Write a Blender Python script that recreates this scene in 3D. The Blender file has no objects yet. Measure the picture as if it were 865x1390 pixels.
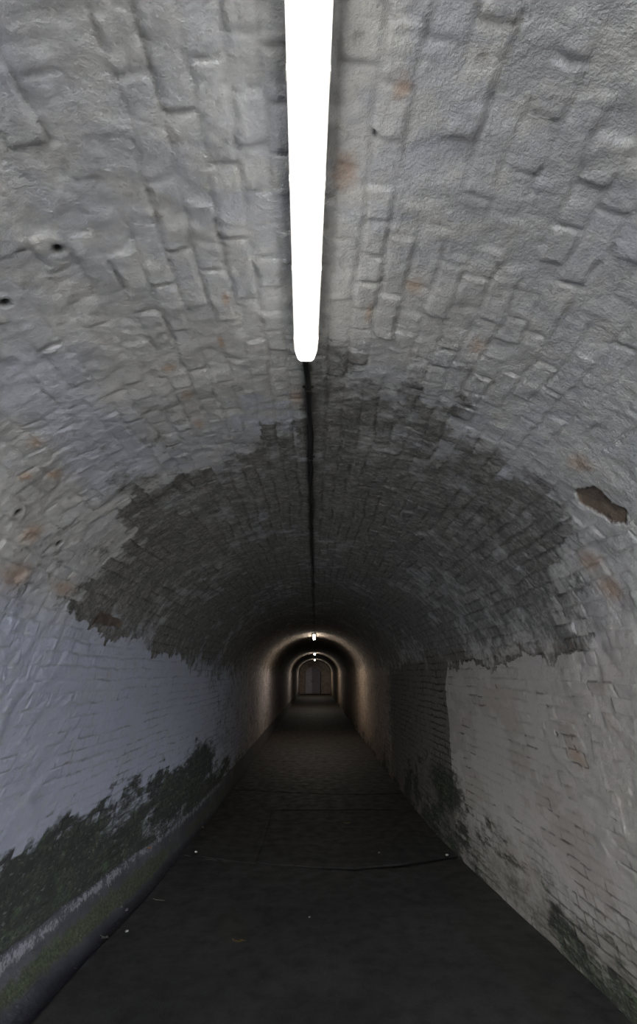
import bpy, bmesh, math, random
import numpy as np

C = bpy.context.scene.collection
SC = bpy.context.scene

# ------------------------------------------------------------------ tunnel section (metres)
EYE = 1.85          # lens height
S = 1.8             # height of the springing line
A = 1.45            # half width at the springing
B = 1.15            # rise of the vault
CC = -.03           # axis offset
Y0, Y1 = -4.5, 53.0 # entrance and end wall

_t = np.linspace(0, math.pi, 4001)
_px, _pz = -A * np.cos(_t), B * np.sin(_t)
_L = np.concatenate([[0], np.cumsum(np.hypot(np.diff(_px), np.diff(_pz)))])
LE = float(_L[-1])
CROWN = S + LE / 2
ZC = S + B


def flare(y):
    return .5 / (1 + np.exp((y - 5.5) / 1.1))


def section(s, y):
    """nominal point and inward normal for girth s (0 = left foot) and depth y"""
    s, y = np.asarray(s, float), np.asarray(y, float)
    th = np.interp(s - S, _L, _t)
    x = CC - A * np.cos(th); z = S + B * np.sin(th)
    nx = np.cos(th) / A; nz = -np.sin(th) / B
    n = np.hypot(nx, nz); nx /= n; nz /= n
    lw = s < S
    zl = s
    x = np.where(lw, CC - A - 1.2 * np.clip(1 - zl / S, 0, 2) * flare(y), x)
    z = np.where(lw, zl, z); nx = np.where(lw, 1., nx); nz = np.where(lw, 0., nz)
    rw = s > S + LE
    zr = 2 * S + LE - s
    x = np.where(rw, CC + A + .9 * np.clip(1 - zr / S, 0, 2) * flare(y), x)
    z = np.where(rw, zr, z); nx = np.where(rw, -1., nx); nz = np.where(rw, 0., nz)
    return x, z, nx, nz


# ------------------------------------------------------------------ numpy noise
def _hash(i, j, seed):
    i = i.astype(np.int64); j = j.astype(np.int64)
    h = (i * 374761393 + j * 668265263 + seed * 2147483647 + 1013904223) & 0xffffffff
    h = ((h ^ (h >> 13)) * 1274126177) & 0xffffffff
    h = ((h ^ (h >> 16)) * 2246822519) & 0xffffffff
    h = h ^ (h >> 15)
    return (h & 0xffffff) / float(0xffffff)


def vn(x, y, seed=0):
    xi, yi = np.floor(x), np.floor(y)
    fx, fy = x - xi, y - yi
    fx = fx * fx * (3 - 2 * fx); fy = fy * fy * (3 - 2 * fy)
    a = _hash(xi, yi, seed); b = _hash(xi + 1, yi, seed)
    c = _hash(xi, yi + 1, seed); d = _hash(xi + 1, yi + 1, seed)
    return (a * (1 - fx) + b * fx) * (1 - fy) + (c * (1 - fx) + d * fx) * fy


def fbm(x, y, seed=0, o=4, g=.5):
    r = 0; a = 1; t = 0
    for k in range(o):
        r = r + a * vn(x * 2 ** k, y * 2 ** k, seed + 17 * k); t += a; a *= g
    return r / t


def ss(v, a, b):
    t = np.clip((v - a) / (b - a), 0, 1)
    return t * t * (3 - 2 * t)


# ------------------------------------------------------------------ brick relief under limewash
def relief(s, y):
    """inward displacement in metres and groove strength 0..1"""
    sw = s + .040 * (fbm(y * 2.1, s * 1.7, 5, 3) - .5) + .020 * (fbm(y * 9, s * 9, 6, 3, .6) - .5)
    yw = y + .05 * (fbm(y * 1.9, s * 2.3, 9, 3) - .5) + .030 * (fbm(y * 11, s * 11, 8, 3, .6) - .5)
    rh, bw = .0755, .225
    r = np.floor(sw / rh)
    off = .5 * np.mod(r, 2) + .30 * (_hash(r, r * 0, 3) - .5)
    head = (_hash(r, r * 0 + 4, 77) > .78)          # some header courses
    w = np.where(head, bw / 2, bw)
    c = yw / w + off
    ci = np.floor(c)
    dv = np.minimum(sw / rh - r, r + 1 - sw / rh) * rh
    du = np.minimum(c - ci, ci + 1 - c) * w
    hid = _hash(ci, r, 21)
    low = fbm(y * .9, s * .9, 31, 3)
    med = fbm(y * 3.1, s * 3.1, 33, 3)
    # joints fill up with paint in places
    jv = 1 - ss(dv, .0005 + .002 * med, .0075 + .004 * low)
    ju = 1 - ss(du, .0005, .0075 + .004 * low)
    depth = .16 + 1.15 * ss(med * .65 + low * .35 + .35 * (hid - .5), .38, .66)
    g = np.maximum(jv * (.45 + .55 * vn(y * 4, r * 3.3, 41)), ju * (.35 + .65 * _hash(ci + 3, r, 43)))
    wall = (s < S) | (s > S + LE)
    depth = np.where(wall, depth * 1.2, depth)
    hb = (hid - .5) * .0056 + (sw / rh - r - .5) * (_hash(ci, r, 23) - .5) * .008 \
        + (c - ci - .5) * (_hash(ci, r, 25) - .5) * .009
    lump = (fbm(y * 7, s * 7, 51, 4, .6) - .5) * np.where(wall, .008, .013) + (fbm(y * 26, s * 26, 55, 4, .7) - .5) * .0062
    run = (fbm(y * 3, s * 14, 57, 3) - .5) * .004
    h = hb * (1 - .8 * g) - g * .0054 * depth + lump + run
    return h, g * depth, hid


# girth position -> depth where the soot coat starts
SOOT_S = [0, 1.6, 1.95, 2.06, 2.15, 2.20, 2.39, 2.60, 2.755, 2.905, 3.04, 3.244, 3.512, 3.83, 3.87, 4.02, 4.20, 4.34, 4.53, 4.71, 4.88, 5.02,
          5.13, 5.16, 5.30, 5.58, 5.74, 5.80, 6.10, 6.4, 6.95, 7.05, 7.7]
SOOT_Y = [9., 8.5, 6.5, 4.6, 3.3, 3.05, 3.17, 3.1, 2.97, 2.50, 2.56, 2.47, 2.44, 2.38, 1.80, 1.78, 1.82, 1.91, 1.95, 2.0, 2.02, 2.09,
          2.2, 2.41, 2.68, 2.79, 2.85, 6.0, 6.3, 6.35, 6.5, 6.6, 6.6]
RUST = [(.92, 3.945, .05, .035), (.72, 4.05, .03, .02), (1.49, 4.42, .05, .03), (1.66, 3.34, .035, .03), (1.86, 3.366, .045, .03),
        (2.12, 3.356, .05, .03), (1.78, 2.79, .04, .03), (2.03, 2.74, .05, .035), (1.92, 2.67, .04, .03), (2.29, 2.48, .08, .06),
        (2.41, 2.29, .13, .09), (1.57, 3.55, .05, .015), (1.28, 4.17, .04, .03), (1.87, 4.97, .07, .05), (2.4, 5.33, .12, .06),
        (2.4, 5.48, .12, .07), (2.05, 5.6, .12, .08), (2.15, 3.86, .05, .02), (2.0, 3.80, .09, .04), (3.4, 6.3, .12, .05),
        (1.35, 3.6, .04, .02), (1.42, 4.05, .06, .015), (2.9, 2.3, .15, .05)]
HOLE = [(2.09, 2.533, .013), (2.53, 2.495, .014), (1.05, 3.222, .012), (1.16, 3.03, .012), (.82, 4.006, .006), (3.6, 6.2, .014), (4.5, 5.95, .012)]
BARE = [([(1.95, 5.07), (1.96, 5.16), (1.93, 5.21), (2.0, 5.262), (2.06, 5.23), (2.09, 5.15), (2.12, 5.10), (2.06, 5.04)]),
        ([(3.50, 2.17), (3.50, 2.235), (3.72, 2.235), (4.0, 2.205), (3.98, 2.155), (3.7, 2.16)])]


def poly_mask(y, s, pts):
    ins = np.zeros(y.shape, bool)
    n = len(pts)
    for i in range(n):
        y1, s1 = pts[i]; y2, s2 = pts[(i + 1) % n]
        c = (s1 > s) != (s2 > s)
        with np.errstate(divide='ignore', invalid='ignore'):
            xi = (y2 - y1) * (s - s1) / (s2 - s1) + y1
        ins ^= c & (y < xi)
    return ins


def stains(s, y, g, hid):
    wob = fbm(y * 2.4, s * 2.4, 101, 4, .6) - .5
    fin = fbm(y * 13, s * 13, 103, 3, .6) - .5
    hs = hid - .5
    b = np.interp(s + .30 * wob + .10 * fin, SOOT_S, SOOT_Y)
    d = y - b + .75 * wob + .40 * fin + .22 * hs
    soot = ss(d, -.22, .30)
    soot = np.maximum(soot, .42 * ss(fbm(y * 2.9, s * 2.9, 113, 4, .65), .50, .66) * ss(d, -.75, -.2) * (s > S) * (s < S + LE))
    patch = fbm(y * 1.3, s * 1.8, 111, 4, .62)
    soot = soot * (.62 + .38 * ss(patch, .38, .56))
    soot = soot * (.30 + .70 * ss(s + .25 * wob, S - .25, S + .55)) * (.45 + .55 * ss(S + LE - s + .25 * wob, -.1, .55)) * (1 + .35 * hs)
    # raw brick on the far right wall
    rawr = ss(y - b + .12 * wob + .10 * fin, -.03, .03) * ss(s + .4 * wob + .2 * fin, 5.35, 5.95)
    bare = rawr * .8 * (1 - .8 * ss(y, 9, 13))
    soot = soot * (1 - .55 * ss(y, 9, 13) * ss(s, 5.5, 6))
    # moss, left wall
    top = np.interp(y, [3., 3.9, 4.63, 5.75, 6.9, 8.0, 8.8, 9.6, 12], [.98, .97, .95, .93, .98, .95, .72, .5, .35])
    z = s
    wh = fbm(y * 1.0, s * 4.5, 151, 4, .6) - .5; fh = fbm(y * 5, s * 20, 153, 3, .6) - .5
    ml = ss(top - z + .20 * wob + .30 * wh + .16 * fh + .14 * hs, -.10, .20) * (s < S)
    ml = ml * (.62 + .38 * ss(fbm(y * 1.3, s * 4.1, 121, 4) + .12 * hs, .36, .56))
    ml = np.maximum(ml, (s < S) * np.exp(-((y - 7.9) / .95) ** 2 - ((z - .72) / .25) ** 2) * 1.25)
    ml = ml * np.where(y > 10, np.exp(-(y - 10) / 4), 1)
    # moss, right wall foot
    zr = 2 * S + LE - s
    topr = np.interp(y, [3., 3.7, 4.6, 5.4, 6.0, 6.6, 7.2, 8.6, 10, 14], [.30, .34, .36, .42, .52, .80, .85, .7, .4, .2])
    mr = ss(topr - zr + .2 * wob + .34 * wh + .2 * fh + .16 * hs, -.14, .22) * (s > S + LE)
    mr = mr * (.36 + .5 * ss(fbm(y * 1.4, s * 4.3, 131, 4) + .1 * hs, .40, .60))
    mr = np.maximum(mr, (s > S + LE) * np.exp(-((y - 6.9) / .75) ** 2 - ((zr - .62) / .27) ** 2) * 1.1)
    moss = np.clip(ml + mr, 0, 1)
    grime = ss(.95 - zr + .5 * wob + .3 * fin, 0, .9) * (s > S + LE) * .95 + ss(1.15 - z + .5 * wob + .3 * fin, 0, .8) * (s < S) * .55
    rust = np.zeros(y.shape)
    for ry, rs, a_, b_ in RUST:
        rust = np.maximum(rust, np.exp(-((y - ry) / a_) ** 2 - ((s - rs) / b_) ** 2))
    hole = np.zeros(y.shape)
    for hy, hs, r_ in HOLE:
        hole = np.maximum(hole, ss(-np.hypot(y - hy, s - hs), -r_ * 1.6, -r_ * .5))
    yw, sw = y + .03 * fin, s + .03 * fin
    pk = np.zeros(y.shape)
    for pts in BARE:
        pk = np.maximum(pk, poly_mask(yw, sw, pts).astype(float))
    # black run of grime beside the cable
    tar = np.exp(-((s - CROWN + .004 * np.sin(y * 5) - .012 * (vn(y * 3, y * 0, 5) - .5)) / (.014 + .012 * vn(y * 6, y * 0, 9))) ** 2) * ss(y, 1.70, 1.76)
    # blue tinge on the left wall, and blotches on the vault
    blue = ss(2.25 - s + .25 * wob, -.15, .25) * .85
    blue = np.maximum(blue, ss(fbm(y * 1.7, s * 1.7, 141, 3), .56, .72) * (s < 5.0) * .45 * (1 - blue))
    sq = ((y > 1.95) & (y < 2.34) & (s > 3.5) & (s < 3.80))
    blue = np.maximum(blue, np.where(sq, .5 * ss(fin + .5, .3, .6), 0))
    warm = ss(s, 5.2, 6.0)
    return soot, moss, rust, bare, hole, pk, tar, blue, warm, grime


# ------------------------------------------------------------------ material helpers
class N:
    def __init__(self, name):
        self.m = bpy.data.materials.new(name); self.m.use_nodes = True
        self.t = self.m.node_tree; self.n = self.t.nodes; self.l = self.t.links
        self.b = self.n['Principled BSDF']

    def inp(self, sock, v):
        if hasattr(v, 'is_linked') or isinstance(v, bpy.types.NodeSocket):
            self.l.new(v, sock)
        else:
            if isinstance(v, (tuple, list)) and len(v) == 3 and sock.type == 'RGBA':
                v = (*v, 1)
            sock.default_value = v

    def pos(self, sc=(1, 1, 1)):
        g = self.n.new('ShaderNodeNewGeometry')
        v = self.n.new('ShaderNodeVectorMath'); v.operation = 'MULTIPLY'
        self.l.new(g.outputs['Position'], v.inputs[0]); v.inputs[1].default_value = sc
        return v.outputs[0]

    def noise(self, vec, scale, detail=4, rough=.55):
        n = self.n.new('ShaderNodeTexNoise'); self.l.new(vec, n.inputs['Vector'])
        n.inputs['Scale'].default_value = scale; n.inputs['Detail'].default_value = detail
        n.inputs['Roughness'].default_value = rough
        return n.outputs['Fac']

    def math(self, op, a, b=0., c=0.):
        n = self.n.new('ShaderNodeMath'); n.operation = op
        for i, v in enumerate((a, b, c)):
            self.inp(n.inputs[i], v)
        return n.outputs[0]

    def rng(self, v, a, b, c=0., d=1.):
        n = self.n.new('ShaderNodeMapRange'); n.interpolation_type = 'SMOOTHSTEP'
        self.inp(n.inputs['Value'], v)
        n.inputs['From Min'].default_value = a; n.inputs['From Max'].default_value = b
        n.inputs['To Min'].default_value = c; n.inputs['To Max'].default_value = d
        return n.outputs['Result']

    def mix(self, f, a, b, mode='MIX'):
        n = self.n.new('ShaderNodeMix'); n.data_type = 'RGBA'; n.blend_type = mode
        self.inp(n.inputs[0], f); self.inp(n.inputs[6], a); self.inp(n.inputs[7], b)
        return n.outputs[2]

    def attr(self, name):
        n = self.n.new('ShaderNodeAttribute'); n.attribute_name = name
        s_ = self.n.new('ShaderNodeSeparateColor'); self.l.new(n.outputs['Color'], s_.inputs[0])
        return s_.outputs[0], s_.outputs[1], s_.outputs[2]

    def bump(self, h, dist, strength=1., prev=None):
        n = self.n.new('ShaderNodeBump'); n.inputs['Distance'].default_value = dist
        n.inputs['Strength'].default_value = strength
        self.l.new(h, n.inputs['Height'])
        if prev is not None: self.l.new(prev, n.inputs['Normal'])
        return n.outputs[0]

    def done(self, col, rough=.8, normal=None, metal=0., spec=.3):
        self.inp(self.b.inputs['Base Color'], col); self.inp(self.b.inputs['Roughness'], rough)
        self.b.inputs['Metallic'].default_value = metal
        self.b.inputs['Specular IOR Level'].default_value = spec
        if normal is not None: self.l.new(normal, self.b.inputs['Normal'])
        return self.m


def mat_lining():
    k = N('limewashed_brick')
    p = k.pos()
    soot, moss, rust = k.attr('m_a'); bare, hole, peel = k.attr('m_b'); tar, blue, warm = k.attr('m_c'); groove, grime, light_falloff = k.attr('m_d'); dash, brown, _ = k.attr('m_e')
    n1 = k.noise(p, 1.6, 3); n2 = k.noise(p, 9, 4, .6); n3 = k.noise(p, 34, 4, .65); n4 = k.noise(p, 120, 3, .7)
    pa = k.pos((1, .32, 1)); a2 = k.noise(pa, 11, 4, .6); a3 = k.noise(pa, 40, 4, .65)
    mixn = k.math('ADD', k.math('MULTIPLY', n2, .5), k.math('MULTIPLY', n3, .5)); mixa = k.math('ADD', k.math('MULTIPLY', a2, .5), k.math('MULTIPLY', a3, .5))

    def brk(m, amp, a, b, nn=None):
        return k.rng(k.math('ADD', m, k.math('MULTIPLY', k.math('SUBTRACT', nn or mixn, .5), amp)), a, b)
    c = k.mix(k.rng(n1, .35, .65), PAINT_A, PAINT_B)
    c = k.mix(k.rng(n2, .42, .70), c, PAINT_C)
    c = k.mix(k.math('MULTIPLY', warm, .75), c, PAINT_W)
    c = k.mix(k.math('MULTIPLY', blue, k.rng(n2, .25, .6, .6, 1.)), c, TINT_BLUE)
    c = k.mix(k.rng(n3, .50, .78, 0, .30), c, (.30, .29, .27))
    c = k.mix(k.math('MULTIPLY', k.rng(n4, .62, .74), .22), c, (.17, .16, .14))
    c = k.mix(k.math('MULTIPLY', groove, .26), c, (.22, .215, .20))
    c = k.mix(k.math('MULTIPLY', brk(rust, 1.9, .15, 1.15), .60), c, (.40, .24, .13))
    c = k.mix(k.math('MULTIPLY', brk(brown, 1.6, .2, 1.1), .34), c, (.30, .24, .185))
    c = k.mix(k.math('MULTIPLY', dash, .72), c, (.06, .052, .044))
    gm = k.math('MULTIPLY', k.rng(k.math('ADD', grime, k.math('MULTIPLY', k.math('SUBTRACT', mixa, .5), 1.8)), .10, 1.05), .8)
    c = k.mix(gm, c, (.20, .18, .15))
    c = k.mix(k.math('MULTIPLY', k.math('MULTIPLY', groove, grime), .8), c, (.05, .045, .04))
    vo = k.n.new('ShaderNodeTexVoronoi'); vo.feature = 'DISTANCE_TO_EDGE'; vo.inputs['Scale'].default_value = 11
    vw = k.n.new('ShaderNodeVectorMath'); vw.operation = 'MULTIPLY_ADD'
    nc = k.n.new('ShaderNodeTexNoise'); nc.inputs['Scale'].default_value = 14; nc.inputs['Detail'].default_value = 5
    k.l.new(p, nc.inputs['Vector']); k.l.new(nc.outputs['Color'], vw.inputs[0]); vw.inputs[1].default_value = (.16, .16, .16)
    k.l.new(p, vw.inputs[2]); k.l.new(vw.outputs[0], vo.inputs['Vector'])
    flake = k.rng(vo.outputs['Distance'], .0, .09, 1., 0.)
    sc = k.mix(k.rng(n3, .38, .60), SOOT_A, SOOT_B)
    sc = k.mix(k.math('MULTIPLY', flake, .6), sc, (.07, .068, .062))
    sc = k.mix(k.math('MULTIPLY', k.rng(n2, .38, .62), .55), sc, SOOT_C)
    sc = k.mix(k.math('MULTIPLY', groove, .45), sc, (.035, .033, .03))
    c = k.mix(brk(soot, 2.2, .16, .74), c, sc)
    bc = k.mix(k.rng(n3, .35, .65), (.115, .10, .088), (.20, .18, .16))
    bc = k.mix(groove, bc, (.02, .018, .015))
    c = k.mix(brk(bare, .5, .40, .60), c, bc)
    mc = k.mix(k.rng(n3, .38, .62), (.014, .016, .012), (.062, .078, .044))
    mc = k.mix(k.rng(n2, .52, .70), mc, (.070, .112, .042))
    mc = k.mix(k.rng(a2, .40, .60), mc, (.028, .030, .024))
    mc = k.mix(k.math('MULTIPLY', k.rng(a3, .57, .68), .7), mc, (.22, .235, .215))
    mc = k.mix(k.math('MULTIPLY', groove, .7), mc, (.012, .013, .010))
    c = k.mix(k.math('MULTIPLY', brk(moss, 2.0, .24, .80, mixa), .93), c, mc)
    c = k.mix(peel, c, k.mix(k.rng(n2, .4, .6), (.11, .09, .075), (.19, .15, .12)))
    c = k.mix(k.math('MULTIPLY', tar, .9), c, (.012, .011, .010))
    c = k.mix(hole, c, (.012, .011, .009))
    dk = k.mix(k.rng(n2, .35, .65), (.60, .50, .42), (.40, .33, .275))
    c = k.mix(light_falloff, c, k.mix(1.0, c, dk, 'MULTIPLY'))  # painted light falloff down the tunnel, in a brown grime tone
    nb = k.bump(n3, .006, .75); nb = k.bump(n4, .003, .9, nb)
    return k.done(c, .85, nb, spec=.2)


PAINT_A = (.48, .48, .47); PAINT_B = (.435, .445, .475); PAINT_C = (.54, .54, .525)
PAINT_W = (.50, .455, .41); TINT_BLUE = (.475, .515, .66)
SOOT_A = (.165, .162, .156); SOOT_B = (.285, .28, .27); SOOT_C = (.11, .11, .106)


def simple(name, col, col2=None, scale=20., rough=.7, metal=0., bump=.0, spec=.3):
    k = N(name); p = k.pos(); n = k.noise(p, scale, 4, .6)
    c = k.mix(k.rng(n, .35, .65), col, col2 or tuple(v * .7 for v in col))
    return k.done(c, rough, k.bump(n, bump) if bump else None, metal, spec)


def mat_floor():
    k = N('dark_concrete_paving'); p = k.pos()
    joint, patch, pale = k.attr('m_a'); damp, light_falloff, _ = k.attr('m_b')
    n1 = k.noise(p, 1.1, 4); n2 = k.noise(p, 7, 5, .65); n3 = k.noise(p, 70, 3, .7); n4 = k.noise(p, 260, 2, .7)
    c = k.mix(k.rng(n1, .35, .65), FL_A, FL_B)
    c = k.mix(k.rng(n2, .45, .70, 0, .6), c, FL_C)
    c = k.mix(k.math('MULTIPLY', patch, .40), c, (.022, .022, .023))
    c = k.mix(k.rng(n3, .45, .70, 0, .45), c, (.028, .028, .028))
    c = k.mix(k.rng(n4, .68, .74, 0, .5), c, (.16, .16, .155))
    c = k.mix(k.math('MULTIPLY', damp, .7), c, (.045, .046, .034))
    c = k.mix(light_falloff, c, k.mix(1.0, c, (.30, .235, .185), 'MULTIPLY'))  # dimming of light with depth multiplied into the floor colour
    c = k.mix(pale, c, (.20, .185, .155))
    c = k.mix(joint, c, (.006, .006, .006))
    nb = k.bump(n2, .006, .5); nb = k.bump(n3, .0025, .9, nb)
    return k.done(c, k.rng(n2, .3, .7, .62, .85), nb, spec=.18)


FL_A = (.043, .042, .041); FL_B = (.058, .057, .054); FL_C = (.032, .032, .032)


def mat_fillet():
    k = N('mortar_fillet'); p = k.pos()
    v, moss, lime = k.attr('m_a'); light_falloff, _, _ = k.attr('m_b')
    n1 = k.noise(p, 3.2, 4, .6); n2 = k.noise(p, 12, 4, .6); n3 = k.noise(p, 50, 3, .65)
    c = k.mix(k.rng(n1, .35, .65), (.060, .062, .075), (.10, .103, .12))
    c = k.mix(k.rng(v, .18, .66, .95, 0.), c, (.014, .014, .024))
    m = k.rng(k.math('ADD', moss, k.math('MULTIPLY', k.math('SUBTRACT', n2, .5), 1.4)), .3, .8)
    c = k.mix(k.math('MULTIPLY', m, .85), c, k.mix(k.rng(n3, .4, .6), (.045, .055, .028), (.085, .105, .055)))
    l = k.rng(k.math('ADD', lime, k.math('MULTIPLY', k.math('SUBTRACT', k.math('ADD', k.math('MULTIPLY', n3, .5), k.math('MULTIPLY', n2, .5)), .5), 4.2)), .45, 1.0)
    c = k.mix(l, c, (.30, .295, .335))
    c = k.mix(light_falloff, c, k.mix(1.0, c, (.30, .25, .21), 'MULTIPLY'))  # the same painted falloff darkens the fillet colour with depth
    nb = k.bump(n2, .012, .8); nb = k.bump(n3, .004, .9, nb)
    return k.done(c, .75, nb, spec=.35)


# ------------------------------------------------------------------ mesh helpers
def struct(o):
    o['kind'] = 'structure'; return o


def grid_object(name, X, Y, Z, mat, attrs, flip=False):
    r, c = X.shape
    me = bpy.data.meshes.new(name)
    co = np.stack([X, Y, Z], -1).reshape(-1, 3).astype(np.float32)
    idx = np.arange(r * c).reshape(r, c)
    q = np.stack([idx[:-1, :-1], idx[:-1, 1:], idx[1:, 1:], idx[1:, :-1]], -1).reshape(-1, 4)
    if flip: q = q[:, ::-1]
    nf = len(q)
    me.vertices.add(len(co)); me.vertices.foreach_set('co', co.ravel())
    me.loops.add(nf * 4); me.loops.foreach_set('vertex_index', q.ravel().astype(np.int32))
    me.polygons.add(nf); me.polygons.foreach_set('loop_start', np.arange(nf, dtype=np.int32) * 4)
    me.polygons.foreach_set('use_smooth', np.ones(nf, bool))
    me.update(calc_edges=True)
    for nm, chans in attrs.items():
        a = me.attributes.new(nm, 'FLOAT_COLOR', 'POINT')
        d = np.ones((r * c, 4), np.float32)
        for i, ch in enumerate(chans):
            d[:, i] = np.broadcast_to(ch, (r, c)).ravel()
        a.data.foreach_set('color', d.ravel())
    me.materials.append(mat); me.validate()
    o = bpy.data.objects.new(name, me); C.objects.link(o)
    return o


def steps(spec, y0):
    out = [y0]
    for end, st in spec:
        n = max(1, round((end - out[-1]) / st))
        out += list(np.linspace(out[-1], end, n + 1)[1:])
    return np.array(out)


def obj(name, bm, mat, parent=None, smooth=False):
    me = bpy.data.meshes.new(name); bmesh.ops.recalc_face_normals(bm, faces=bm.faces)
    bm.to_mesh(me); bm.free(); me.materials.append(mat)
    if smooth:
        for p in me.polygons: p.use_smooth = True
    o = bpy.data.objects.new(name, me); C.objects.link(o)
    if parent: o.parent = parent
    return o


def tag(o, label, cat, group=None):
    o['label'] = label; o['category'] = cat
    if group: o['group'] = group
    return o


def thing(name, label, cat, loc, group=None):
    o = bpy.data.objects.new(name, None); C.objects.link(o); o.location = loc; o.empty_display_size = .1
    return tag(o, label, cat, group)


def box(bm, a, b, bev=0.):
    vs = [bm.verts.new((x, y, z)) for x in (a[0], b[0]) for y in (a[1], b[1]) for z in (a[2], b[2])]
    fs = [(0, 1, 3, 2), (4, 6, 7, 5), (0, 4, 5, 1), (2, 3, 7, 6), (0, 2, 6, 4), (1, 5, 7, 3)]
    ff = [bm.faces.new([vs[i] for i in f]) for f in fs]
    if bev:
        es = list({e for f in ff for e in f.edges})
        bmesh.ops.bevel(bm, geom=es, offset=bev, segments=2, affect='EDGES', profile=.6)


def loft(bm, rings, cap=True):
    R = [[bm.verts.new(p) for p in r] for r in rings]
    n = len(R[0])
    for a, b in zip(R[:-1], R[1:]):
        for i in range(n):
            bm.faces.new((a[i], a[(i + 1) % n], b[(i + 1) % n], b[i]))
    if cap:
        bm.faces.new(R[0][::-1]); bm.faces.new(R[-1])


# ------------------------------------------------------------------ tunnel lining
LIN = mat_lining()
ys = steps([(0.2, .08), (3.2, .0080), (5.5, .012), (10, .022), (18, .05), (Y1, .16)], Y0)


def lining(name, s0, s1):
    n = max(2, round((s1 - s0) / .0082))
    s = np.linspace(s0, s1, n + 1)
    Sg, Yg = np.meshgrid(s, ys)
    h, g, hid = relief(Sg, Yg)
    soot, moss, rust, bare, hole, pk, tar, blue, warm, grime = stains(Sg, Yg, g, hid)
    h = h - hole * .012 - pk * .007 + bare * .0 - bare * g * .004 + moss * (fbm(Yg * 40, Sg * 40, 61, 2) - .5) * .006
    h = np.minimum(h, .011)
    h = h * ss(np.minimum(Yg - Y0, Y1 - Yg), 0, .05)
    x, z, nx, nz = section(Sg, Yg)
    m_a = (soot, moss, rust); m_b = (bare, hole, pk); m_c = (tar, blue, warm); m_d = (np.clip(g, 0, 1), grime, ss(Yg + 1.5 * (fbm(Yg * .8, Sg * 1.1, 161, 4) - .5) - np.where(Sg > S + LE, 0, .8), 6.5, 13.5))  # last m_d channel: light falloff by depth, put into the colour
    onw = ss(S + .25 - Sg, 0, .5) + ss(Sg - S - LE + .35, 0, .5)
    dash = ss(g, .35, .8) * ss(fbm(Yg * 3.2, Sg * 9, 171, 3, .6), .50, .62) * onw
    brown = ss(fbm(Yg * 1.6, Sg * 3.0, 173, 4, .6) + .22 * (hid - .5), .47, .66) * onw
    dash = dash * np.where(Sg < S + 1, .55, 1.); brown = brown * np.where(Sg < S + 1, .32, 1.)
    m_e = (dash, brown, g * 0)
    o = grid_object(name, x + nx * h, Yg, z + nz * h, LIN, dict(m_a=m_a, m_b=m_b, m_c=m_c, m_d=m_d, m_e=m_e), flip=False)
    return struct(o)


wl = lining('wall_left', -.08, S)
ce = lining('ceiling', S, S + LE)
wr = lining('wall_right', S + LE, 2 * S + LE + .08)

# ------------------------------------------------------------------ floor
EDGE_Y = [-3, 3.5, 4.6, 5.87, 7.5, 8.9, 12, 20, 53]
EDGE_X = [-1.66, -1.62, -1.57, -1.475, -1.445, -1.40, -1.39, -1.38, -1.36]
FLM = mat_floor()


def edge_x(y):
    return np.interp(y, EDGE_Y, EDGE_X) + .006 * (vn(y * 2, y * 0, 3) - .5)


def joints():
    J = [([-1.6, -1.4, -.92, -.3, .39, .9, 1.46, 1.8], [6.86, 6.80, 6.60, 6.43, 6.33, 6.42, 6.66, 6.8]),
         ([-1.6, -1.08, .3, 1.28, 1.6], [10.2, 10.12, 9.80, 9.82, 9.9]),
         ([-1.6, 0, 1.8], [3.1, 3.0, 3.1])]
    for y in (13.3, 16.6, 20.0, 23.4, 26.8, 30.2, 33.6, 37, 40.4, 43.8, 47.2, 50.6, -.4):
        J.append(([-1.6, 0, 1.6], [y, y - .15, y]))
    return J


fy = steps([(3.3, .06), (9, .0125), (12, .025), (20, .05), (Y1 + .2, .2)], Y0)
u = np.linspace(0, 1, 211)
U, FY = np.meshgrid(u, fy)
xr = np.array(CC + A + .9 * flare(FY)) + .06
FX = edge_x(FY) * (1 - U) + xr * U
fz = (fbm(FX * 1.3, FY * 1.3, 201, 3) - .5) * .012 + (fbm(FX * 14, FY * 14, 203, 3) - .5) * .003
jm = np.zeros(FX.shape); pale = np.zeros(FX.shape)
for jx, jy in joints():
    yj = np.interp(FX, jx, jy) + .03 * (vn(FX * 5, FY * 0, 7) - .5) + .012 * (vn(FX * 22, FY * 0, 8) - .5)
    wj = .008 + .022 * vn(FX * 3, FY * 0 + jy[0], 13)
    if jy[0] == 6.86:
        wj = .006 + .030 * ss(FX, -.1, .3) * (.6 + .4 * vn(FX * 7, FY * 0, 15)) + .004
        pale = np.maximum(pale, (1 - ss(np.abs(FY - yj + .03), .006, .018)) * ss(-FX, .85, 1.0) * ss(vn(FX * 16, FY * 3, 77), .25, .5))
    m = 1 - ss(np.abs(FY - yj), wj * .6, wj * 1.5)
    jm = np.maximum(jm, m)
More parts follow.
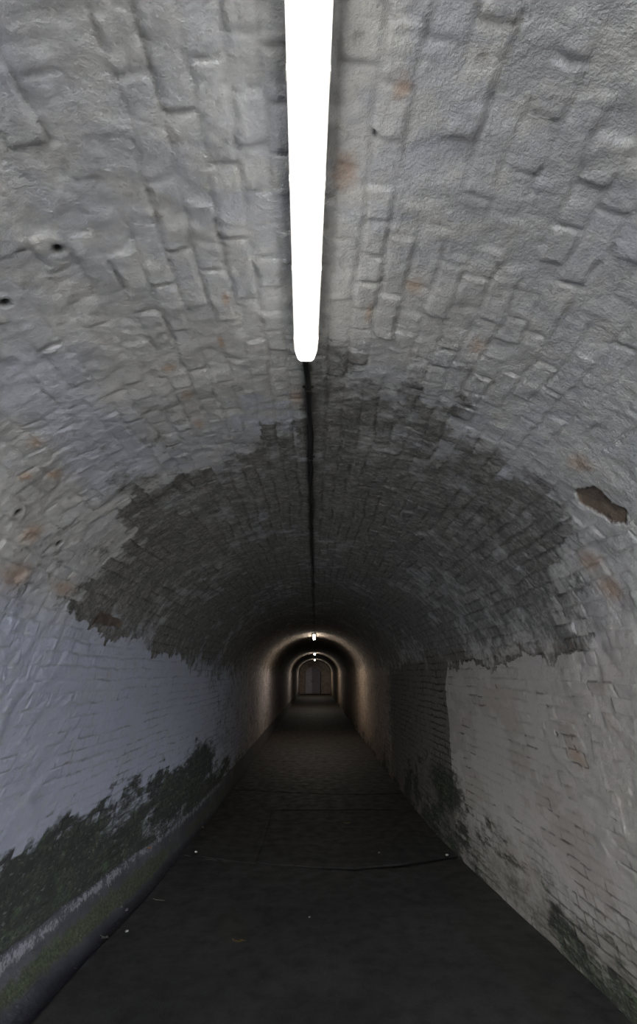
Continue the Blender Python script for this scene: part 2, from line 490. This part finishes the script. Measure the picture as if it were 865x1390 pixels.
# a recast panel with thin edges
pin = (ss(FX, -.62 - .0, -.60) * ss(1.22 - FX, 0, .02) * ss(FY, 6.5, 6.52) * ss(8.76 - FY, 0, .02))
pe = (np.abs(FX + .61) < .010) & (FY > 6.5) & (FY < 8.76) | (np.abs(FY - 8.76) < .016) & (FX > -.6) & (FX < 1.22)
jm = np.maximum(jm, pe * .55)
patch = np.maximum(pin, ss(fbm(FX * .9, FY * .9, 211, 3), .5, .62) * (FX > -1.1) * (FY < 6.3) * .8)
damp = ss(fbm(FX * 1.5, FY * 1.2, 221, 3) + ss(FX, .7, 1.6) * .45, .72, .95) * (FY < 6.6)
fz = fz - jm * .012
FX[:, 0] = FX[:, 1] + .001; fz[:, 0] = -.10
fl_o = struct(grid_object('floor', FX, FY, fz, FLM, dict(m_a=(jm, patch, pale), m_b=(damp, ss(FY, 5.5, 10.5), damp)), flip=True))  # second m_b channel dims the floor colour with depth, as painted falloff

# ------------------------------------------------------------------ gutter and mortar fillet at the foot of the left wall
pv = np.array([0, .03, .08, .16, .24, .32, .40, .48, .56, .64, .70, .76, .82, .87, .92, .96, 1.0])
pu = np.array([1.15, 1.02, .97, .90, .80, .70, .60, .52, .44, .36, .29, .22, .15, .10, .06, .03, -.05])
pzz = np.array([-.09, -.06, -.055, -.055, -.05, -.035, -.015, .005, .03, .06, .09, .125, .155, .185, .215, .24, .255])
vv = np.linspace(0, 1, 61)
V, GY = np.meshgrid(vv, steps([(3.3, .06), (9.5, .016), (20, .06), (Y1, .3)], Y0))
uu = np.interp(V, pv, pu); zz = np.interp(V, pv, pzz)
xw, _, _, _ = section(np.clip(zz, 0, 1), GY)
ex = edge_x(GY)
GX = xw + (ex - xw) * uu
inn = ss(V, .1, .3)
zz = zz + inn * ((fbm(GY * 2.2, V * 3, 301, 4) - .5) * .035 + (fbm(GY * 14, V * 8, 303, 3) - .5) * .012)
limeband = np.exp(-((V - .91 + .07 * (vn(GY * 2, V * 0, 305) - .5)) / .075) ** 2) * .8 * ss(13 - GY, 0, 5)
mossf = np.exp(-((V - .62) / .16) ** 2) * (.5 + .8 * vn(GY * 1.3, V * 2, 307)) * ss(14 - GY, 0, 5)
struct(grid_object('trim_1', GX, GY, zz, mat_fillet(), dict(m_a=(V, mossf, limeband), m_b=(ss(GY, 6.5, 12), V, V)), flip=False))  # first m_b channel dims the fillet colour with depth, as painted falloff

# ------------------------------------------------------------------ end wall with arched opening, doors
M_ENDWALL = simple('grimy_painted_masonry', (.26, .205, .165), (.17, .135, .11), 3, .85, bump=.01)
DX0, DX1, DZS, DZT = -.90, .56, 1.75, 2.38
dcx, dhw = (DX0 + DX1) / 2, (DX1 - DX0) / 2


def arch_pts(cx, hw, zs, rise, n=20):
    return [(cx - hw * math.cos(math.pi * i / n), zs + rise * math.sin(math.pi * i / n)) for i in range(n + 1)]


def holed_wall(name, y, th, outer, inner, mat):
    """both outlines open at the bottom, same point count"""
    bm = bmesh.new()
    def V_(p, yy): return bm.verts.new((p[0], yy, p[1]))
    F_o = [V_(p, y) for p in outer]; F_i = [V_(p, y) for p in inner]
    B_o = [V_(p, y + th) for p in outer]; B_i = [V_(p, y + th) for p in inner]
    for i in range(len(outer) - 1):
        bm.faces.new((F_o[i], F_o[i + 1], F_i[i + 1], F_i[i]))
        bm.faces.new((B_o[i + 1], B_o[i], B_i[i], B_i[i + 1]))
        bm.faces.new((F_i[i], F_i[i + 1], B_i[i + 1], B_i[i]))
        bm.faces.new((F_o[i + 1], F_o[i], B_o[i], B_o[i + 1]))
    for a in (0, -1):
        bm.faces.new((F_o[a], F_i[a], B_i[a], B_o[a]))
    return struct(obj(name, bm, mat))


inner = [(DX0, -.3)] + arch_pts(dcx, dhw, DZS, DZT - DZS) + [(DX1, -.3)]
outer = [(-1.8, -.3)] + [(CC - 1.75 * math.cos(math.pi * i / 20), 1.7 + 1.5 * math.sin(math.pi * i / 20)) for i in range(21)] + [(1.74, -.3)]
holed_wall('wall_far', Y1, .35, outer, inner, M_ENDWALL)

M_GREY = simple('grey_door_paint', (.33, .335, .35), (.27, .27, .285), 6, .6)
M_MAUVE = simple('slate_door_paint', (.19, .17, .20), (.15, .135, .155), 6, .6)
M_IRON = simple('dark_iron', (.03, .028, .026), None, 30, .5, .6)


def leaf(name, x0, x1, paint, hand):
    root = bpy.data.objects.new(name, None); C.objects.link(root); root.location = ((x0 + x1) / 2, Y1 + .14, 0); root['kind'] = 'structure'
    ox, oy = root.location.x, root.location.y
    def top(x):
        q = max(0, 1 - ((x - dcx) / dhw) ** 2)
        return DZS + (DZT - DZS) * math.sqrt(q) - .015
    # planks
    bm = bmesh.new(); n = 5
    for i in range(n):
        a = x0 + (x1 - x0) * i / n + .004; b = x0 + (x1 - x0) * (i + 1) / n - .004
        pts = [(a, .02), (b, .02)] + [(b + (a - b) * k / 6, top(b + (a - b) * k / 6)) for k in range(7)]
        loft(bm, [[(p[0] - ox, 0, p[1]) for p in pts], [(p[0] - ox, .035, p[1]) for p in pts]])
    obj('boards', bm, paint, root)
    for z in (.18, 1.0, 1.72):
        bm = bmesh.new(); box(bm, (x0 - ox + .02, -.035, z), (x1 - ox - .02, 0, z + .13), .004)
        obj('rail', bm, paint, root)
    for sx in (x0 + .02, x1 - .10):
        bm = bmesh.new(); box(bm, (sx - ox, -.030, .03), (sx - ox + .08, .002, top(sx + (.08 if sx < dcx - .3 else 0)) - .1 if sx > dcx - .6 else 1.70), .004)
        obj('stile', bm, paint, root)
    bm = bmesh.new()
    hx = (x1 - .06 if hand > 0 else x0 + .06) - ox
    box(bm, (hx - .02, -.05, 1.02), (hx + .02, -.03, 1.18), .004)
    box(bm, (hx - (.10 if hand > 0 else -.0), -.075, 1.10), (hx + (.0 if hand > 0 else .10), -.055, 1.12), .004)
    box(bm, (hx - .01, -.06, 1.10), (hx + .01, -.04, 1.12))
    obj('handle', bm, M_IRON, root)
    return root


leaf('door_1', DX0 + .01, DX0 + .60, M_GREY, 1)
leaf('door_2', DX0 + .615, DX1 - .10, M_MAUVE, -1)
bm = bmesh.new(); box(bm, (-1.8, Y1 + .5, -.1), (1.8, Y1 + .7, 3.3)); struct(obj('wall_behind_doors', bm, M_ENDWALL))
bm = bmesh.new(); box(bm, (-1.8, Y1 + .34, 2.6), (1.8, Y1 + .5, 2.7)); struct(obj('ceiling_behind_doors', bm, M_ENDWALL))
for sx in (-1.8, 1.6):
    bm = bmesh.new(); box(bm, (sx, Y1 + .34, -.1), (sx + .2, Y1 + .5, 3.0)); struct(obj('wall_behind_doors', bm, M_ENDWALL))
bm = bmesh.new(); box(bm, (-1.8, Y1 - .02, -.2), (1.8, Y1 + .7, -.02)); struct(obj('floor_behind_doors', bm, FLM))
bm = bmesh.new()
box(bm, (DX1 - .095, Y1 + .12, 0), (DX1 - .005, Y1 + .22, DZS + .30), .004)
struct(obj('trim_2', bm, M_IRON))

# ------------------------------------------------------------------ entrance face behind the camera and the ground outside
M_OUT = simple('weathered_brick_front', (.20, .15, .12), (.13, .10, .085), 8, .9, bump=.02)
ci = [(float(section(0, Y0)[0]), -.06)] + [tuple(map(float, section(q, Y0)[:2])) for q in np.linspace(0, 2 * S + LE, 40)] + [(float(section(2 * S + LE, Y0)[0]), -.06)]
co = []
for p in ci:
    dx, dz = p[0] - CC, p[1] - 1.2
    k = min(5 / max(abs(dx), 1e-3), (3.4 if dz > 0 else 1.27) / max(abs(dz), 1e-3))
    if p[1] < 0: k = 5 / abs(dx); co.append((CC + dx * k, -.06)); continue
    co.append((CC + dx * k, max(-.06, 1.2 + dz * k)))
holed_wall('wall_entrance', Y0 - .4, .4, co, ci, M_OUT)
bm = bmesh.new(); box(bm, (-14, -26, -.30), (14, Y0, -.07))
struct(obj('ground_outside', bm, simple('gravel_track', (.21, .20, .17), None, 5, .9)))

# ------------------------------------------------------------------ fluorescent lamps
M_HOUS = simple('aged_white_enamel', (.62, .60, .58), (.50, .48, .46), 30, .45)


def glow(name, col, st):
    k = N(name); k.b.inputs['Base Color'].default_value = (.8, .8, .8, 1)
    k.b.inputs['Emission Color'].default_value = (*col, 1); k.b.inputs['Emission Strength'].default_value = st
    k.b.inputs['Roughness'].default_value = .5
    return k.m


LAMP_L = 1.80


def prof_hous(y, s_=1.):
    w, z1, z0 = .0405 * s_, -.010, -.052
    return [(-w, y, z0), (-w, y, z0 + .012), (-w * .82, y, z1), (w * .82, y, z1), (w, y, z0 + .012), (w, y, z0)]


def prof_diff(y, s_=1., d=1.):
    w = .0355 * s_; zt, zb = -.050, -.050 - .046 * d
    return [(-w, y, zt), (-w, y, zt - .018 * d), (-w * .80, y, zb + .008 * d), (-w * .55, y, zb), (w * .55, y, zb), (w * .80, y, zb + .008 * d), (w, y, zt - .018 * d), (w, y, zt)]


def make_lamp(label, loc, gm):
    t = thing('fluorescent_light', label, 'ceiling light', loc, 'tube lights along the vault crown')
    bm = bmesh.new()
    L = LAMP_L
    loft(bm, [prof_hous(.0, .80), prof_hous(.012, .96), prof_hous(.03), prof_hous(L - .03), prof_hous(L - .012, .96), prof_hous(L, .80)])
    obj('housing', bm, M_HOUS, t)
    bm = bmesh.new()
    R = []
    for y, s_, d in ((.006, .55, .55), (.010, .80, .82), (.022, .95, .96), (.045, 1, 1)):
        R.append(prof_diff(y, s_, d))
    R += [prof_diff(L - y, s_, d) for y, s_, d in ((.045, 1, 1), (.022, .95, .96), (.010, .80, .82), (.006, .55, .55))]
    loft(bm, R)
    obj('diffuser', bm, gm, t, False)
    for y in (.06, .31, .59, .87, 1.10, 1.38, 1.70):
        for sgn in (-1, 1):
            bm = bmesh.new()
            a, b = sorted((sgn * .0415, sgn * .0375))
            box(bm, (a, y - .010, -.070), (b, y + .010, -.034), .0012)
            obj('clip', bm, M_HOUS, t)
    for y in (.25, L - .25):
        bm = bmesh.new(); box(bm, (-.025, y - .02, -.012), (.025, y + .02, .010), .001)
        obj('mounting_bracket', bm, M_HOUS, t)
    return t


g1 = glow('cool_white_tube_glow', (1.0, .985, .96), 5.0)
g2 = glow('warm_white_tube_glow', (1.0, .90, .77), 95.0)
LY = [-.21, 16.2, 32.2, 47.4]
LB = ['long glowing white tube light on the vault overhead, the nearest and largest one',
      'small glowing tube light at the crown of the first bright ring down the tunnel',
      'tiny glowing tube light at the crown of the second bright ring down the tunnel',
      'faintest tube light, the one closest to the end wall with the doors']
for i, y in enumerate(LY):
    lt = make_lamp(LB[i], (.004 if i == 0 else -.035, y, ZC - .004), g1 if i == 0 else g2)
    if i == 0: lt.rotation_euler.z = .0215

# ------------------------------------------------------------------ cable on the crown between the lamps
M_CAB = simple('black_cable_rubber', (.010, .010, .010), (.016, .015, .015), 30, .6)
M_SAD = simple('tarnished_cable_clip', (.05, .042, .035), None, 40, .5, .5)


def cable(label, ya, yb):
    t = thing('electric_cable', label, 'cable', (-.03, ya, ZC - .02), 'cable runs along the vault crown')
    n = max(20, int((yb - ya) / .05)); rings = []
    for i in range(n + 1):
        y = ya + (yb - ya) * i / n
        a = np.array([y])
        x = float(.022 * (vn(a * 1.7, a * 0, 401) - .5)[0] + .012 * (vn(a * 6, a * 0, 403) - .5)[0])
        z = float(-.006 * vn(a * 3, a * 0, 405)[0])
        if i in (0, n): z += 0
        rings.append([(x + .0105 * math.cos(k * math.pi / 4), y - ya, z + .0105 * math.sin(k * math.pi / 4)) for k in range(8)])
    bm = bmesh.new(); loft(bm, rings); obj('sheath', bm, M_CAB, t, True)
    yy = ya + .35
    while yy < yb - .2 and yy < ya + 12:
        i = int((yy - ya) / (yb - ya) * n); c = np.mean(rings[i], axis=0)
        bm = bmesh.new(); ro = []
        for dy in (-.006, .006):
            ro.append([(c[0] + .0135 * math.cos(k * math.pi / 5), c[1] + dy, c[2] + .0135 * math.sin(k * math.pi / 5)) for k in range(10)])
        loft(bm, ro); box(bm, (c[0] - .022, c[1] - .006, c[2] + .010), (c[0] + .022, c[1] + .006, c[2] + .014))
        obj('saddle', bm, M_SAD, t)
        yy += .75
    return t


cable('black cable pinned along the crown from the nearest tube light into the dark', LY[0] + LAMP_L, LY[1])
cable('black cable on the crown between the first and second bright rings', LY[1] + LAMP_L, LY[2])
cable('black cable on the crown between the second bright ring and the last light', LY[2] + LAMP_L, LY[3])

# ------------------------------------------------------------------ leaves and bits on the floor
rnd = random.Random(4)


def floor_z(x, y):
    i = int(np.argmin(np.abs(fy - y))); j = int(np.argmin(np.abs(FX[i] - x)))
    return float(fz[max(0, i - 1):i + 2, max(0, j - 1):j + 2].max())


def gutter_z(x, y):
    gy = GY[:, 0]; i = int(np.argmin(np.abs(gy - y))); j = int(np.argmin(np.abs(GX[i] - x)))
    return float(zz[max(0, i - 1):i + 2, max(0, j - 1):j + 2].max())


def leaf_litter(label, x, y, L, W, rz, col, curl, zf=floor_z, cat='leaf', name='dry_leaf', group=None):
    t = thing(name, label, cat, (x, y, zf(x, y) + .001), group)
    t.rotation_euler = (0, 0, rz)
    m = simple('leaf_' + label.split()[0], col, tuple(v * .55 for v in col), 120, .8)
    bm = bmesh.new(); nu, nw = 12, 6; G = []
    for i in range(nu + 1):
        f = i / nu; w = W * (math.sin(math.pi * f ** .85) ** .8 if 0 < f < 1 else .02) * (1 + .18 * math.sin(f * 21))
        row = []
        for j in range(nw + 1):
            q = j / nw * 2 - 1
            zq = .0015 + curl * (abs(q) ** 1.6) * (.6 + .4 * math.sin(f * 7)) + curl * .7 * (f - .45) ** 2 * 3
            row.append(bm.verts.new((w * q * .5, (f - .5) * L, zq)))
        G.append(row)
    for i in range(nu):
        for j in range(nw):
            bm.faces.new((G[i][j], G[i][j + 1], G[i + 1][j + 1], G[i + 1][j]))
    bmesh.ops.solidify(bm, geom=bm.faces[:], thickness=.0012)
    obj('blade', bm, m, t, True)
    bm = bmesh.new()
    R = [[(math.cos(k * math.pi / 3) * .0014, -L * .5 - f * L * .35 + .01, .004 + curl * .5 + f * .002 + math.sin(k * math.pi / 3) * .0014) for k in range(6)] for f in (0, .5, 1)]
    loft(bm, R); obj('leaf_stalk', bm, m, t)
    return t


def pebble(label, x, y, r, col, zf=floor_z, sq=(1, 1, .6)):
    bm = bmesh.new(); bmesh.ops.create_icosphere(bm, subdivisions=2, radius=r)
    for v in bm.verts:
        k = 1 + .22 * (rnd.random() - .5)
        v.co = (v.co.x * k * sq[0], v.co.y * k * sq[1], v.co.z * k * sq[2])
    zmin = min(v.co.z for v in bm.verts)
    o = obj('pebble', bm, simple('stone_chip', col, None, 60, .8), None, False)
    o.location = (x, y, zf(x, y) - zmin - .001)
    return tag(o, label, 'pebble', 'pale chips on the dark floor')


leaf_litter('orange-brown dry leaf on the mortar slope of the left gutter', -1.65, 6.2, .085, .070, .6, (.42, .24, .13), .022, gutter_z)
leaf_litter('tan curled leaf lying alone at the front of the paving', -.562, 4.80, .085, .030, 1.45, (.20, .145, .06), .014)
leaf_litter('pale straw sliver on the paving beside the left gutter', -1.36, 5.57, .10, .018, 1.2, (.42, .40, .33), .006)
leaf_litter('faded beige leaf down in the gutter at the front', -1.60, 4.98, .070, .040, 1.3, (.36, .34, .30), .012, gutter_z)
leaf_litter('yellowish leaf in the middle of the recast floor panel', .417, 8.04, .085, .045, 1.5, (.26, .20, .09), .014)
leaf_litter('blackened leaf near the right side of the recast floor panel', .993, 7.63, .07, .05, .4, (.014, .013, .012), .012)
pebble('small white chip on the front paving close to the gutter edge', -1.43, 4.98, .013, (.34, .33, .31))
pebble('small pale chip on the gutter edge well beyond the floor crack', -1.42, 7.84, .014, (.30, .29, .28))
pebble('small pale chip on the panel just beyond the floor crack', .701, 6.82, .012, (.32, .30, .27))
pebble('cream chip where the floor crack meets the right wall', 1.42, 6.74, .016, (.34, .31, .26))
pebble('lone whitish speck on the paving between the floor crack and the front leaf', -.043, 5.22, .009, (.33, .32, .29))
pebble('grey chip at the left end of the floor crack', -1.30, 6.86, .016, (.34, .33, .31))
pebble('dark grey chip in the left gutter in front of the orange-brown leaf', -1.585, 5.45, .016, (.10, .10, .11), gutter_z)

# ------------------------------------------------------------------ sky
w = bpy.data.worlds.new('overcast_sky'); SC.world = w; w.use_nodes = True
bg = w.node_tree.nodes['Background']
bg.inputs['Color'].default_value = (.93, .955, 1.0, 1); bg.inputs['Strength'].default_value = 44.0

# ------------------------------------------------------------------ camera
cam = bpy.data.cameras.new('camera'); co_ = bpy.data.objects.new('camera', cam); C.objects.link(co_)
FPX = 720.
TH = math.atan(263 / FPX); YAW = math.atan(4.5 / (FPX / math.cos(TH)))
co_.location = (0, 0, EYE); co_.rotation_euler = (math.pi / 2 + TH, 0, -YAW)
cam.sensor_fit = 'VERTICAL'; cam.sensor_height = 36; cam.lens = FPX * 36 / 1390
cam.shift_y = -45 / 1390; cam.clip_start = .02; cam.clip_end = 200
SC.camera = co_

vs = SC.view_settings
vs.view_transform = 'Standard'; vs.look = 'None'; vs.gamma = 1; vs.exposure = 0; vs.use_curve_mapping = False
SC.cycles.max_bounces = 8; SC.cycles.diffuse_bounces = 6
SC.cycles.use_denoising = True
